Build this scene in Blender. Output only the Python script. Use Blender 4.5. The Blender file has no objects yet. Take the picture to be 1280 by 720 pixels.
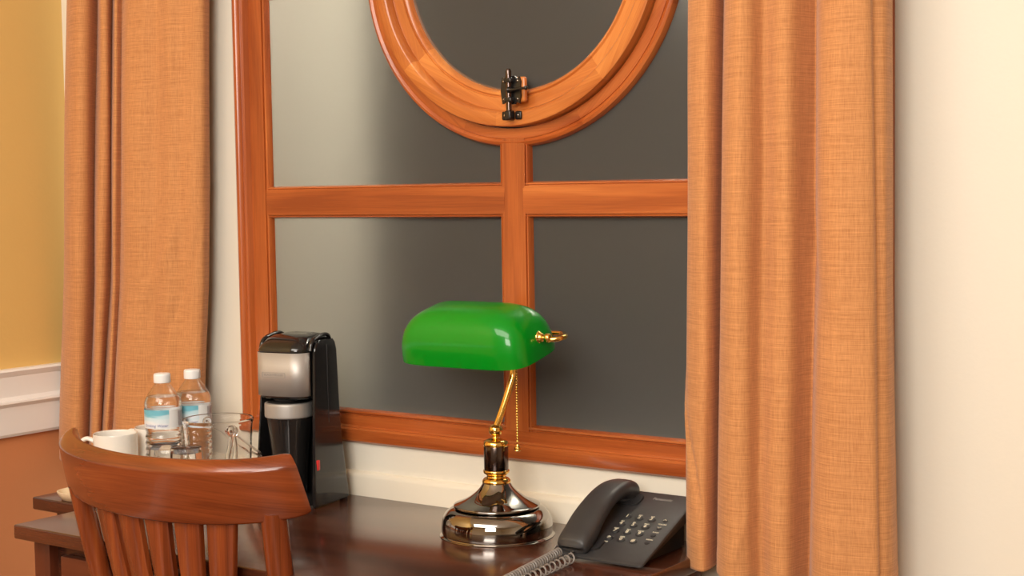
import bpy, bmesh, math, random
from mathutils import Vector, Matrix, Euler
random.seed(7)
C = bpy.context.scene.collection
PI = math.pi
sin, cos = math.sin, math.cos

# ------------------------------------------------------------------ camera, light, exposure
scn = bpy.context.scene
cam_d = bpy.data.cameras.new('camera'); cam = bpy.data.objects.new('camera', cam_d); C.objects.link(cam)
R_ = Vector((0.81647006, 0.57718501, -0.01530023)); U_ = Vector((-0.02491893, 0.06169925, 0.99778367)); F_ = Vector((-0.57684979, 0.81427923, -0.06475842))
cam.matrix_world = Matrix(((R_.x, U_.x, -F_.x, 0), (R_.y, U_.y, -F_.y, -2.0), (R_.z, U_.z, -F_.z, 1.285), (0, 0, 0, 1)))
cam_d.sensor_width = 36.0; cam_d.lens = 36.0 * 1872.8 / 1280.0; cam_d.clip_start = 0.02; cam_d.clip_end = 60
scn.camera = cam
scn.view_settings.view_transform = 'Standard'; scn.view_settings.look = 'None'
scn.view_settings.gamma = 1.0; scn.view_settings.use_curve_mapping = False
scn.view_settings.exposure = 0.32
scn.cycles.transparent_max_bounces = 40; scn.cycles.transmission_bounces = 20; scn.cycles.max_bounces = 20
w = bpy.data.worlds.new('world'); scn.world = w; w.use_nodes = True
w.node_tree.nodes['Background'].inputs[0].default_value = (0.02, 0.025, 0.04, 1)
w.node_tree.nodes['Background'].inputs[1].default_value = 0.3

def area(name, loc, target, size, size_y, power, col):
    l = bpy.data.lights.new(name, 'AREA'); l.shape = 'RECTANGLE'; l.size = size; l.size_y = size_y
    l.energy = power; l.color = col
    o = bpy.data.objects.new(name, l); C.objects.link(o); o.location = loc
    o.rotation_euler = (Vector(target) - Vector(loc)).to_track_quat('-Z', 'Y').to_euler()
    return o
area('ceiling_light', (-1.2, -1.9, 2.66), (-1.3, -1.1, 0.8), 2.0, 1.6, 62, (1.0, 0.94, 0.85))
area('room_light', (-0.1, -3.3, 2.0), (-1.7, 0, 1.15), 1.3, 1.0, 48, (1.0, 0.95, 0.88))
area('outdoor_lamp', (-1.35, 0.80, 2.00), (-2.01, 0.2, 1.4), 0.25, 0.25, 30, (1.0, 0.95, 0.84))

# ------------------------------------------------------------------ materials
def nodes(name):
    m = bpy.data.materials.new(name); m.use_nodes = True
    return m, m.node_tree.nodes, m.node_tree.links, m.node_tree.nodes['Principled BSDF']
def plain(name, col, rough=0.5, metal=0.0, coat=0.0, spec=0.5, bump=0.0, bscale=300, mottle=0.0, mscale=6):
    m, n, l, b = nodes(name)
    b.inputs['Base Color'].default_value = (*col, 1); b.inputs['Roughness'].default_value = rough
    b.inputs['Metallic'].default_value = metal; b.inputs['Coat Weight'].default_value = coat
    b.inputs['Coat Roughness'].default_value = 0.08; b.inputs['Specular IOR Level'].default_value = spec
    tc = n.new('ShaderNodeTexCoord')
    if bump:
        t = n.new('ShaderNodeTexNoise'); t.inputs['Scale'].default_value = bscale; t.inputs['Detail'].default_value = 4
        l.new(tc.outputs['Object'], t.inputs['Vector'])
        bp = n.new('ShaderNodeBump'); bp.inputs['Strength'].default_value = bump; bp.inputs['Distance'].default_value = 0.002
        l.new(t.outputs['Fac'], bp.inputs['Height']); l.new(bp.outputs['Normal'], b.inputs['Normal'])
    t2 = n.new('ShaderNodeTexNoise'); t2.inputs['Scale'].default_value = mscale; t2.inputs['Detail'].default_value = 3
    l.new(tc.outputs['Object'], t2.inputs['Vector'])
    mx = n.new('ShaderNodeMixRGB'); mx.inputs[1].default_value = (*[c * (1 - mottle) for c in col], 1)
    mx.inputs[2].default_value = (*[min(1, c * (1 + mottle)) for c in col], 1)
    l.new(t2.outputs['Fac'], mx.inputs[0]); l.new(mx.outputs[0], b.inputs['Base Color'])
    return m
def wood(name, dark, mid, light, rough=0.3, coat=0.3, across=26.0, along=1.6, fine=1.0, offset=0.0, use='UV'):
    """grain runs along U; UVs are in metres"""
    m, n, l, b = nodes(name)
    tc = n.new('ShaderNodeTexCoord'); mp = n.new('ShaderNodeMapping')
    mp.inputs['Scale'].default_value = (along, across, along if use == 'UV' else across)
    oi = n.new('ShaderNodeObjectInfo'); ad = n.new('ShaderNodeVectorMath'); ad.operation = 'ADD'
    sc = n.new('ShaderNodeVectorMath'); sc.operation = 'SCALE'; sc.inputs['Scale'].default_value = 37.0
    cmb = n.new('ShaderNodeCombineXYZ')
    for k in range(3): l.new(oi.outputs['Random'], cmb.inputs[k])
    l.new(cmb.outputs[0], sc.inputs[0])
    l.new(tc.outputs[use], mp.inputs['Vector']); l.new(mp.outputs[0], ad.inputs[0]); l.new(sc.outputs[0], ad.inputs[1])
    t = n.new('ShaderNodeTexNoise'); t.inputs['Scale'].default_value = 1.0; t.inputs['Detail'].default_value = 6; t.inputs['Roughness'].default_value = 0.62
    t.inputs['Distortion'].default_value = 0.6
    l.new(ad.outputs[0], t.inputs['Vector'])
    mp2 = n.new('ShaderNodeMapping'); mp2.inputs['Scale'].default_value = (9 * fine, 420, 9 if use == 'UV' else 420)
    l.new(tc.outputs[use], mp2.inputs['Vector'])
    t2 = n.new('ShaderNodeTexNoise'); t2.inputs['Scale'].default_value = 1.0; t2.inputs['Detail'].default_value = 3
    l.new(mp2.outputs[0], t2.inputs['Vector'])
    mixf = n.new('ShaderNodeMath'); mixf.operation = 'MULTIPLY_ADD'; mixf.inputs[1].default_value = 0.22
    sub = n.new('ShaderNodeMath'); sub.operation = 'MULTIPLY'; sub.inputs[1].default_value = 0.80
    t3 = n.new('ShaderNodeTexNoise'); t3.inputs['Scale'].default_value = 0.45; t3.inputs['Detail'].default_value = 1; l.new(tc.outputs[use], t3.inputs['Vector'])
    adv = n.new('ShaderNodeMath'); adv.operation = 'MULTIPLY_ADD'; adv.inputs[1].default_value = 0.7; adv.inputs[2].default_value = -0.35
    l.new(t3.outputs['Fac'], adv.inputs[0]); ad2 = n.new('ShaderNodeMath'); ad2.operation = 'ADD'
    l.new(t.outputs['Fac'], ad2.inputs[0]); l.new(adv.outputs[0], ad2.inputs[1]); l.new(ad2.outputs[0], sub.inputs[0]); l.new(t2.outputs['Fac'], mixf.inputs[0]); l.new(sub.outputs[0], mixf.inputs[2])
    cr = n.new('ShaderNodeValToRGB'); e = cr.color_ramp.elements
    e[0].position = 0.33; e[0].color = (*dark, 1); e[1].position = 0.70; e[1].color = (*light, 1)
    k = e.new(0.5); k.color = (*mid, 1)
    l.new(mixf.outputs[0], cr.inputs[0]); l.new(cr.outputs[0], b.inputs['Base Color'])
    b.inputs['Roughness'].default_value = rough; b.inputs['Coat Weight'].default_value = coat; b.inputs['Coat Roughness'].default_value = 0.12
    bp = n.new('ShaderNodeBump'); bp.inputs['Strength'].default_value = 0.08; bp.inputs['Distance'].default_value = 0.001
    l.new(t2.outputs['Fac'], bp.inputs['Height']); l.new(bp.outputs['Normal'], b.inputs['Normal'])
    return m
def linen(name, c1, c2):
    m, n, l, b = nodes(name)
    tc = n.new('ShaderNodeTexCoord'); out = []
    for sc in ((1100, 60, 1), (60, 1100, 1), (12, 560, 1), (420, 8, 1)):
        mp = n.new('ShaderNodeMapping'); mp.inputs['Scale'].default_value = sc; l.new(tc.outputs['UV'], mp.inputs['Vector'])
        t = n.new('ShaderNodeTexNoise'); t.inputs['Scale'].default_value = 1; t.inputs['Detail'].default_value = 3; l.new(mp.outputs[0], t.inputs['Vector'])
        out.append(t)
    def mth(op, a, bb):
        x = n.new('ShaderNodeMath'); x.operation = op
        for i, v in enumerate((a, bb)):
            if isinstance(v, float): x.inputs[i].default_value = v
            else: l.new(v, x.inputs[i])
        return x.outputs[0]
    s = mth('ADD', out[0].outputs['Fac'], out[1].outputs['Fac'])
    s2 = mth('ADD', mth('MULTIPLY', out[2].outputs['Fac'], 1.3), mth('MULTIPLY', out[3].outputs['Fac'], 0.7))
    tot = mth('ADD', mth('MULTIPLY', s, 0.25), mth('MULTIPLY', s2, 0.25))
    cr = n.new('ShaderNodeValToRGB'); e = cr.color_ramp.elements
    e[0].position = 0.33; e[0].color = (*c1, 1); e[1].position = 0.67; e[1].color = (*c2, 1)
    l.new(tot, cr.inputs[0]); l.new(cr.outputs[0], b.inputs['Base Color'])
    b.inputs['Roughness'].default_value = 0.85; b.inputs['Specular IOR Level'].default_value = 0.25
    b.inputs['Sheen Weight'].default_value = 0.15
    bp = n.new('ShaderNodeBump'); bp.inputs['Strength'].default_value = 0.25; bp.inputs['Distance'].default_value = 0.0006
    l.new(s, bp.inputs['Height']); l.new(bp.outputs['Normal'], b.inputs['Normal'])
    return m
def glassy(name, col=(1, 1, 1), rough=0.0, ior=1.45, trans=1.0):
    m, n, l, b = nodes(name)
    b.inputs['Base Color'].default_value = (*col, 1); b.inputs['Roughness'].default_value = rough
    b.inputs['IOR'].default_value = ior; b.inputs['Transmission Weight'].default_value = trans
    return m

M_wall = plain('cream_paint', (0.80, 0.738, 0.620), 0.55, bump=0.08, bscale=160, mottle=0.012)
M_yellow = plain('yellow_paint', (0.78, 0.51, 0.165), 0.6, bump=0.1, bscale=160, mottle=0.02)
M_terra = plain('terracotta_paint', (0.66, 0.255, 0.10), 0.6, bump=0.1, bscale=160, mottle=0.02)
M_white = plain('white_trim_paint', (0.91, 0.89, 0.85), 0.35, bump=0.03, mottle=0.01)
M_ledge = plain('cream_trim_paint', (0.82, 0.745, 0.61), 0.3, bump=0.05, bscale=60, mottle=0.02)
M_ceil = plain('ceiling_paint', (0.82, 0.79, 0.72), 0.8)
M_floor = wood('floor_wood', (0.10, 0.045, 0.02), (0.17, 0.08, 0.035), (0.25, 0.12, 0.06), 0.4, 0.1, 12, 1.2)
M_win = wood('window_cedar', (0.27, 0.050, 0.010), (0.43, 0.098, 0.020), (0.59, 0.172, 0.040), 0.28, 0.35, 22, 1.3)
M_ring = wood('sash_cedar', (0.38, 0.090, 0.017), (0.54, 0.160, 0.032), (0.74, 0.28, 0.068), 0.28, 0.35, 16, 2.0)
M_chair = wood('chair_wood', (0.13, 0.023, 0.005), (0.225, 0.045, 0.010), (0.33, 0.083, 0.018), 0.26, 0.45, 30, 2.0, 0.6)
M_desk = wood('dark_stained_wood', (0.026, 0.008, 0.005), (0.056, 0.015, 0.007), (0.115, 0.032, 0.013), 0.22, 0.3, 22, 1.2)
M_drawer = wood('drawer_wood', (0.06, 0.014, 0.006), (0.095, 0.021, 0.008), (0.14, 0.034, 0.012), 0.3, 0.3, 22, 1.2)
M_linen = linen('orange_linen', (0.38, 0.142, 0.046), (0.74, 0.350, 0.134))
M_gold = plain('polished_brass', (0.90, 0.58, 0.16), 0.12, 1.0)
M_nickel = plain('black_nickel', (0.38, 0.35, 0.32), 0.04, 1.0)
M_gun = plain('gunmetal', (0.12, 0.09, 0.08), 0.18, 1.0)
M_iron = plain('black_iron', (0.045, 0.042, 0.04), 0.32, 0.8)
M_black = plain('gloss_black_plastic', (0.012, 0.011, 0.011), 0.12, coat=0.3)
M_matte = plain('charcoal_plastic', (0.036, 0.034, 0.034), 0.42, bump=0.08, bscale=900)
M_key = plain('key_plastic', (0.024, 0.023, 0.024), 0.35)
M_print = plain('cream_print', (0.72, 0.66, 0.50), 0.6)
M_greyprint = plain('grey_print', (0.30, 0.28, 0.26), 0.6)
M_silver = plain('brushed_silver', (0.50, 0.47, 0.44), 0.5, 0.6)
M_cord = plain('grey_cord', (0.22, 0.195, 0.175), 0.4)
M_mug = plain('white_ceramic', (0.84, 0.80, 0.73), 0.15, coat=0.4)
M_tray = plain('tan_tray', (0.80, 0.64, 0.42), 0.3)
M_cap = plain('white_cap', (0.86, 0.85, 0.83), 0.45)
M_dark = plain('dark_void', (0.02, 0.018, 0.018), 0.6)
M_ext = plain('exterior_render', (0.80, 0.75, 0.64), 0.8)
M_extdark = plain('night_wall', (0.03, 0.03, 0.033), 0.9)
M_glass = glassy('clear_glass', ior=1.30)
M_acryl = glassy('clear_acrylic', ior=1.13)
M_pet = glassy('bottle_plastic', ior=1.18)
M_water = glassy('water', ior=1.33)
M_red = plain('red_switch', (0.65, 0.02, 0.02), 0.3)
M_carafe = plain('dark_steel', (0.07, 0.065, 0.062), 0.10, 0.8)
def frosted():
    m, n, l, b = nodes('frosted_glass')
    b.inputs['Base Color'].default_value = (0.112, 0.108, 0.100, 1); b.inputs['Roughness'].default_value = 0.38
    b.inputs['IOR'].default_value = 1.35
    g = n.new('ShaderNodeBsdfRefraction'); g.inputs['Roughness'].default_value = 0.95; g.inputs['IOR'].default_value = 1.12
    g.inputs['Color'].default_value = (0.93, 0.93, 0.90, 1)
    mx = n.new('ShaderNodeMixShader'); mx.inputs[0].default_value = 0.55
    l.new(b.outputs[0], mx.inputs[1]); l.new(g.outputs[0], mx.inputs[2]); l.new(mx.outputs[0], n['Material Output'].inputs['Surface'])
    tc = n.new('ShaderNodeTexCoord'); t = n.new('ShaderNodeTexNoise'); t.inputs['Scale'].default_value = 700; t.inputs['Detail'].default_value = 2
    l.new(tc.outputs['Object'], t.inputs['Vector'])
    bp = n.new('ShaderNodeBump'); bp.inputs['Strength'].default_value = 0.35; bp.inputs['Distance'].default_value = 0.001
    l.new(t.outputs['Fac'], bp.inputs['Height']); l.new(bp.outputs['Normal'], b.inputs['Normal'])
    return m
M_frost = frosted()
def shade_mat():
    m, n, l, b = nodes('green_cased_glass')
    b.inputs['Base Color'].default_value = (0.0, 0.235, 0.010, 1); b.inputs['Roughness'].default_value = 0.30; b.inputs['Specular IOR Level'].default_value = 0.2
    b.inputs['Coat Weight'].default_value = 0.55; b.inputs['Coat Roughness'].default_value = 0.02
    b.inputs['Subsurface Weight'].default_value = 0.0; b.inputs['Subsurface Radius'].default_value = (0.002, 0.02, 0.003); b.inputs['Subsurface Scale'].default_value = 0.5
    return m
M_green = shade_mat()
def label_mat():
    m, n, l, b = nodes('bottle_label_print')
    tc = n.new('ShaderNodeTexCoord'); sp = n.new('ShaderNodeSeparateXYZ'); l.new(tc.outputs['UV'], sp.inputs[0])
    t = n.new('ShaderNodeTexNoise'); t.inputs['Scale'].default_value = 5; l.new(tc.outputs['UV'], t.inputs['Vector'])
    add = n.new('ShaderNodeMath'); add.operation = 'MULTIPLY_ADD'; add.inputs[1].default_value = 0.5; l.new(t.outputs['Fac'], add.inputs[0]); l.new(sp.outputs['Y'], add.inputs[2])
    cr = n.new('ShaderNodeValToRGB'); e = cr.color_ramp.elements
    e[0].position = 0.55; e[0].color = (0.78, 0.80, 0.82, 1); e[1].position = 1.08; e[1].color = (0.16, 0.47, 0.58, 1)
    k = e.new(0.85); k.color = (0.55, 0.74, 0.80, 1)
    l.new(add.outputs[0], cr.inputs[0])
    # a white block and a grey block of small print follow each other round the bottle (U 0..1)
    fr = n.new('ShaderNodeMath'); fr.operation = 'GREATER_THAN'; fr.inputs[1].default_value = 0.46; l.new(sp.outputs['X'], fr.inputs[0])
    mx = n.new('ShaderNodeMixRGB'); mx.inputs[2].default_value = (0.84, 0.83, 0.81, 1); l.new(fr.outputs[0], mx.inputs[0]); l.new(cr.outputs[0], mx.inputs[1])
    v = n.new('ShaderNodeTexNoise'); mp = n.new('ShaderNodeMapping'); mp.inputs['Scale'].default_value = (90, 26, 1); l.new(tc.outputs['UV'], mp.inputs['Vector'])
    v.inputs['Scale'].default_value = 1; l.new(mp.outputs[0], v.inputs['Vector'])
    cr2 = n.new('ShaderNodeValToRGB'); cr2.color_ramp.elements[0].position = 0.42; cr2.color_ramp.elements[1].position = 0.58
    cr2.color_ramp.elements[0].color = (0.28, 0.27, 0.29, 1); cr2.color_ramp.elements[1].color = (0.70, 0.66, 0.64, 1); l.new(v.outputs['Fac'], cr2.inputs[0])
    g1 = n.new('ShaderNodeMath'); g1.operation = 'GREATER_THAN'; g1.inputs[1].default_value = 0.55; l.new(sp.outputs['X'], g1.inputs[0])
    g2 = n.new('ShaderNodeMath'); g2.operation = 'LESS_THAN'; g2.inputs[1].default_value = 0.72; l.new(sp.outputs['X'], g2.inputs[0])
    g = n.new('ShaderNodeMath'); g.operation = 'MULTIPLY'; l.new(g1.outputs[0], g.inputs[0]); l.new(g2.outputs[0], g.inputs[1])
    y1 = n.new('ShaderNodeMath'); y1.operation = 'GREATER_THAN'; y1.inputs[1].default_value = 0.08; l.new(sp.outputs['Y'], y1.inputs[0])
    y2 = n.new('ShaderNodeMath'); y2.operation = 'LESS_THAN'; y2.inputs[1].default_value = 0.9; l.new(sp.outputs['Y'], y2.inputs[0])
    yy = n.new('ShaderNodeMath'); yy.operation = 'MULTIPLY'; l.new(y1.outputs[0], yy.inputs[0]); l.new(y2.outputs[0], yy.inputs[1])
    gg = n.new('ShaderNodeMath'); gg.operation = 'MULTIPLY'; l.new(g.outputs[0], gg.inputs[0]); l.new(yy.outputs[0], gg.inputs[1])
    mx2 = n.new('ShaderNodeMixRGB'); l.new(gg.outputs[0], mx2.inputs[0]); l.new(mx.outputs[0], mx2.inputs[1]); l.new(cr2.outputs[0], mx2.inputs[2])
    l.new(mx2.outputs[0], b.inputs['Base Color']); b.inputs['Roughness'].default_value = 0.4
    return m
M_label = label_mat()
def thin_clear(name, tint, refl, rough=0.04):
    m, n, l, b = nodes(name)
    t = n.new('ShaderNodeBsdfTransparent'); t.inputs['Color'].default_value = (*tint, 1)
    g = n.new('ShaderNodeBsdfGlossy'); g.inputs['Roughness'].default_value = rough
    lw = n.new('ShaderNodeLayerWeight'); lw.inputs['Blend'].default_value = 0.35
    mu = n.new('ShaderNodeMath'); mu.operation = 'MULTIPLY_ADD'; mu.inputs[1].default_value = refl; mu.inputs[2].default_value = 0.03
    pw = n.new('ShaderNodeMath'); pw.operation = 'POWER'; pw.inputs[1].default_value = 2.2; l.new(lw.outputs['Facing'], pw.inputs[0]); l.new(pw.outputs[0], mu.inputs[0])
    mx = n.new('ShaderNodeMixShader'); l.new(mu.outputs[0], mx.inputs[0]); l.new(t.outputs[0], mx.inputs[1]); l.new(g.outputs[0], mx.inputs[2])
    l.new(mx.outputs[0], n['Material Output'].inputs['Surface']); return m
M_acryl = glassy('clear_acrylic_solid', ior=1.17)
M_glass = glassy('clear_tumbler_glass', ior=1.2)
M_pet = thin_clear('clear_bottle_shell', (0.995, 0.995, 0.995), 0.45)
M_water = glassy('still_water', ior=1.22)

# ------------------------------------------------------------------ helpers
def link(name, me, mat, parent=None, loc=None, rot=None, smooth=True, mats=None):
    o = bpy.data.objects.new(name, me); C.objects.link(o)
    if mat: me.materials.append(mat)
    for p in me.polygons: p.use_smooth = smooth
    if parent: o.parent = parent
    if loc: o.location = loc
    if rot: o.rotation_euler = rot
    return o
def tag(o, label=None, cat=None, group=None, kind=None):
    if label: o['label'] = label
    if cat: o['category'] = cat
    if group: o['group'] = group
    if kind: o['kind'] = kind
    return o
def empty(name, loc, rz=0, label=None, cat=None, group=None):
    o = bpy.data.objects.new(name, None); C.objects.link(o); o.location = loc; o.rotation_euler = (0, 0, rz)
    o.empty_display_size = 0.05
    return tag(o, label, cat, group)
def setuv(me, fn):
    uv = me.uv_layers.new(name='UVMap') if not me.uv_layers else me.uv_layers[0]
    for li in me.loops: uv.data[li.index].uv = fn(me.vertices[li.vertex_index].co)
def finish(bm, name, mat, parent=None, loc=None, rot=None, smooth=True, uv=None, sharp=40):
    bmesh.ops.recalc_face_normals(bm, faces=bm.faces)
    me = bpy.data.meshes.new(name); bm.to_mesh(me); bm.free()
    if uv: setuv(me, uv)
    if smooth: me.set_sharp_from_angle(angle=math.radians(sharp)) if hasattr(me, 'set_sharp_from_angle') else None
    o = link(name, me, mat, parent, loc, rot, False)
    if smooth:
        for p in me.polygons: p.use_smooth = True
        me.set_sharp_from_angle(angle=math.radians(sharp))
    return o
def addbox(bm, x0, x1, y0, y1, z0, z1, bev=0.0, seg=2):
    b2 = bmesh.new()
    bmesh.ops.create_cube(b2, size=1.0)
    for v in b2.verts: v.co = Vector(((x0 + x1) / 2 + v.co.x * (x1 - x0), (y0 + y1) / 2 + v.co.y * (y1 - y0), (z0 + z1) / 2 + v.co.z * (z1 - z0)))
    if bev: bmesh.ops.bevel(b2, geom=b2.edges[:], offset=bev, segments=seg, profile=0.5, affect='EDGES')
    merge(bm, b2)
def merge(bm, b2, mat=None):
    if mat is not None: bmesh.ops.transform(b2, matrix=mat, verts=b2.verts)
    t = bpy.data.meshes.new('t'); b2.to_mesh(t); b2.free(); bm.from_mesh(t); bpy.data.meshes.remove(t)
def box(name, x0, x1, y0, y1, z0, z1, mat, parent=None, bev=0.0, seg=2, axis='x', kind=None, smooth=True):
    bm = bmesh.new(); addbox(bm, x0, x1, y0, y1, z0, z1, bev, seg)
    fn = {'x': lambda c: (c.x, c.y * 0.9 + c.z), 'y': lambda c: (c.y, c.x + c.z * .9), 'z': lambda c: (c.z, c.x + c.y * .9)}[axis]
    o = finish(bm, name, mat, parent, uv=fn, smooth=smooth)
    if kind: o['kind'] = kind
    return o
def lathe_bm(prof, seg=48, closed=False):
    """prof: (r,z) list; r=0 allowed at the ends"""
    bm = bmesh.new(); rings = []
    for r, z in prof:
        if r <= 1e-7: rings.append([bm.verts.new((0, 0, z))])
        else: rings.append([bm.verts.new((r * cos(2 * PI * i / seg), r * sin(2 * PI * i / seg), z)) for i in range(seg)])
    pairs = list(zip(rings, rings[1:]))
    if closed: pairs.append((rings[-1], rings[0]))
    for a, b in pairs:
        if len(a) == 1 and len(b) == 1: continue
        for i in range(seg):
            j = (i + 1) % seg
            if len(a) == 1: bm.faces.new((a[0], b[j], b[i]))
            elif len(b) == 1: bm.faces.new((a[i], a[j], b[0]))
            else: bm.faces.new((a[i], a[j], b[j], b[i]))
    return bm
def smooth_prof(pts, n=6):
    """Catmull-Rom through (r,z) points"""
    out = []
    P = [pts[0]] + list(pts) + [pts[-1]]
    for i in range(1, len(P) - 2):
        p0, p1, p2, p3 = P[i - 1], P[i], P[i + 1], P[i + 2]
        for k in range(n):
            t = k / n
            out.append(tuple(0.5 * ((2 * b) + (-a + c) * t + (2 * a - 5 * b + 4 * c - d) * t * t + (-a + 3 * b - 3 * c + d) * t ** 3) for a, b, c, d in zip(p0, p1, p2, p3)))
    out.append(tuple(pts[-1])); return out
def lathe(name, prof, mat, parent=None, loc=None, rot=None, seg=48, closed=False, sharp=35):
    return finish(lathe_bm(prof, seg, closed), name, mat, parent, loc, rot, sharp=sharp)
def tube_bm(path, rad, seg=10, cap=True, flat=None):
    """path of Vectors, rad float or list; flat=(w,h) elliptical/rect-ish section"""
    bm = bmesh.new(); path = [Vector(p) for p in path]; n = len(path); rings = []
    up = Vector((0, 0, 1)); t0 = (path[1] - path[0]).normalized()
    if abs(t0.dot(up)) > 0.95: up = Vector((0, 1, 0))
    nrm = (up - t0 * up.dot(t0)).normalized()
    for i, p in enumerate(path):
        t = (path[min(i + 1, n - 1)] - path[max(i - 1, 0)]).normalized()
        nrm = (nrm - t * nrm.dot(t)).normalized(); bn = t.cross(nrm)
        r = rad[i] if isinstance(rad, (list, tuple)) else rad
        ring = []
        for k in range(seg):
            a = 2 * PI * k / seg
            if flat: ring.append(bm.verts.new(p + bn * flat[0] * cos(a) + nrm * flat[1] * sin(a)))
            else: ring.append(bm.verts.new(p + (bn * cos(a) + nrm * sin(a)) * r))
        rings.append(ring)
    for a, b in zip(rings, rings[1:]):
        for k in range(seg): bm.faces.new((a[k], a[(k + 1) % seg], b[(k + 1) % seg], b[k]))
    if cap:
        bm.faces.new(rings[0][::-1]); bm.faces.new(rings[-1])
    return bm
def tube(name, path, rad, mat, parent=None, seg=10, flat=None, loc=None, rot=None):
    return finish(tube_bm(path, rad, seg, True, flat), name, mat, parent, loc, rot, sharp=50)
def spline(pts, n=8):
    P = [Vector(p) for p in pts]; P = [P[0]] + P + [P[-1]]; out = []
    for i in range(1, len(P) - 2):
        a, b, c, d = P[i - 1], P[i], P[i + 1], P[i + 2]
        for k in range(n):
            t = k / n; out.append(0.5 * ((2 * b) + (c - a) * t + (2 * a - 5 * b + 4 * c - d) * t * t + (3 * b - a - 3 * c + d) * t ** 3))
    out.append(P[-2]); return out
def loft_bm(loops, cap=True):
    bm = bmesh.new(); rings = [[bm.verts.new(p) for p in lp] for lp in loops]; n = len(rings[0])
    for a, b in zip(rings, rings[1:]):
        for k in range(n): bm.faces.new((a[k], a[(k + 1) % n], b[(k + 1) % n], b[k]))
    if cap: bm.faces.new(rings[0][::-1]); bm.faces.new(rings[-1])
    return bm
def rrect(cx, cy, hx, hy, r, z, n=5, fr=None):
    """rounded rectangle loop in xy at height z; fr = bigger radius for the two front (-y) corners"""
    out = []
    for (sx, sy, a0) in ((1, 1, 0), (-1, 1, 90), (-1, -1, 180), (1, -1, 270)):
        rr = fr if (fr and sy < 0) else r
        for k in range(n + 1):
            a = math.radians(a0 + 90 * k / n)
            out.append(Vector((cx + sx * (hx - rr) + rr * cos(a), cy + sy * (hy - rr) + rr * sin(a), z)))
    return out
def text_bm(s, size, extrude=0.0002, res=2, bold=False, shear=0.0, align='CENTER'):
    c = bpy.data.curves.new('t', 'FONT'); c.body = s; c.size = size; c.extrude = extrude; c.resolution_u = res; c.shear = shear
    c.align_x = align; c.align_y = 'CENTER'
    if bold: c.offset = size * 0.02
    o = bpy.data.objects.new('t', c); C.objects.link(o); dg = bpy.context.evaluated_depsgraph_get()
    me = bpy.data.meshes.new_from_object(o.evaluated_get(dg)); bm = bmesh.new(); bm.from_mesh(me)
    bpy.data.objects.remove(o); bpy.data.curves.remove(c); bpy.data.meshes.remove(me)
    return bm

# ------------------------------------------------------------------ room shell
XL = -2.536   # left wall plane
XR = 2.4; YB = -4.2; ZC = 2.72
WX0, WX1, WZ0, WZ1 = -2.030, -0.774, 0.850, 2.486      # hole in the window wall
def wallbox(name, *a, mat=M_wall): return box(name, *a, mat, kind='structure', smooth=False)
bm = bmesh.new()
addbox(bm, XL, WX0, 0, 0.14, 0, ZC); addbox(bm, WX1, XR, 0, 0.14, 0, ZC)
addbox(bm, WX0, WX1, 0, 0.14, 0, WZ0); addbox(bm, WX0, WX1, 0, 0.14, WZ1, ZC)
tag(finish(bm, 'wall_window', M_wall, smooth=False), kind='structure')
box('wall_left', XL - 0.1, XL, YB, 0.14, 0, ZC, M_yellow, kind='structure')
box('trim_1', XL, XL + 0.003, YB, -0.0005, 0, 0.815, M_terra, kind='structure')       # painted dado below the rail
wallbox('wall_right', XR, XR + 0.1, YB, 0.14, 0, ZC)
wallbox('wall_back', XL, XR, YB - 0.1, YB, 0, ZC)
box('floor', XL, XR, YB, 0.14, -0.05, 0, M_floor, kind='structure')
wallbox('ceiling', XL - 0.1, XR + 0.1, YB - 0.1, 0.14, ZC, ZC + 0.06, mat=M_ceil)
box('baseboard_left', XL, XL + 0.015, YB, -0.001, 0, 0.12, M_white, kind='structure', bev=0.003)
box('baseboard_window', XL + .016, -0.80, -0.027, -0.013, 0, 0.12, M_white, kind='structure', bev=0.003)
# chair rail on the left wall: moulded profile extruded along y
prof = [(0, .947), (.020, .947), (.024, .943), (.020, .936), (.017, .932), (.016, .892), (.020, .886), (.027, .884), (.028, .880), (.024, .876), (.020, .872), (.018, .818), (.014, .812), (0, .811)]
bm = bmesh.new(); a = [bm.verts.new((XL + x, YB, z)) for x, z in prof]; b = [bm.verts.new((XL + x, -0.001, z)) for x, z in prof]
for i in range(len(prof) - 1): bm.faces.new((a[i], a[i + 1], b[i + 1], b[i]))
bm.faces.new(a); bm.faces.new(b[::-1])
tag(finish(bm, 'trim_2', M_white, sharp=25), kind='structure')
# thicker lower wall with a rounded top edge below the window
bm = bmesh.new(); P = [(0.0, 0.0), (-.013, 0.0), (-.013, .782), (-.0115, .787), (-.008, .790), (-.003, .7915), (0.0, .7917)]
a = [bm.verts.new((XL + 0.003, y, z)) for y, z in P]; b = [bm.verts.new((-0.80, y, z)) for y, z in P]
for i in range(len(P) - 1): bm.faces.new((a[i], a[i + 1], b[i + 1], b[i]))
bm.faces.new(a[::-1]); bm.faces.new(b)
tag(finish(bm, 'trim_3', M_ledge, sharp=60), kind='structure')

# outside: pale return wall at the left of the opening, night beyond
box('wall_outside_return', WX0 - 0.12, WX0, 0.14, 0.37, 0.4, 3.0, M_ext, kind='structure')
box('wall_outside_sill', WX0, WX1 + 0.3, 0.14, 0.62, 0.5, 0.84, M_extdark, kind='structure')
box('wall_outside_far', WX0 - 1.0, WX1 + 1.2, 2.2, 2.3, -0.5, 4.0, M_extdark, kind='structure')

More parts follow.
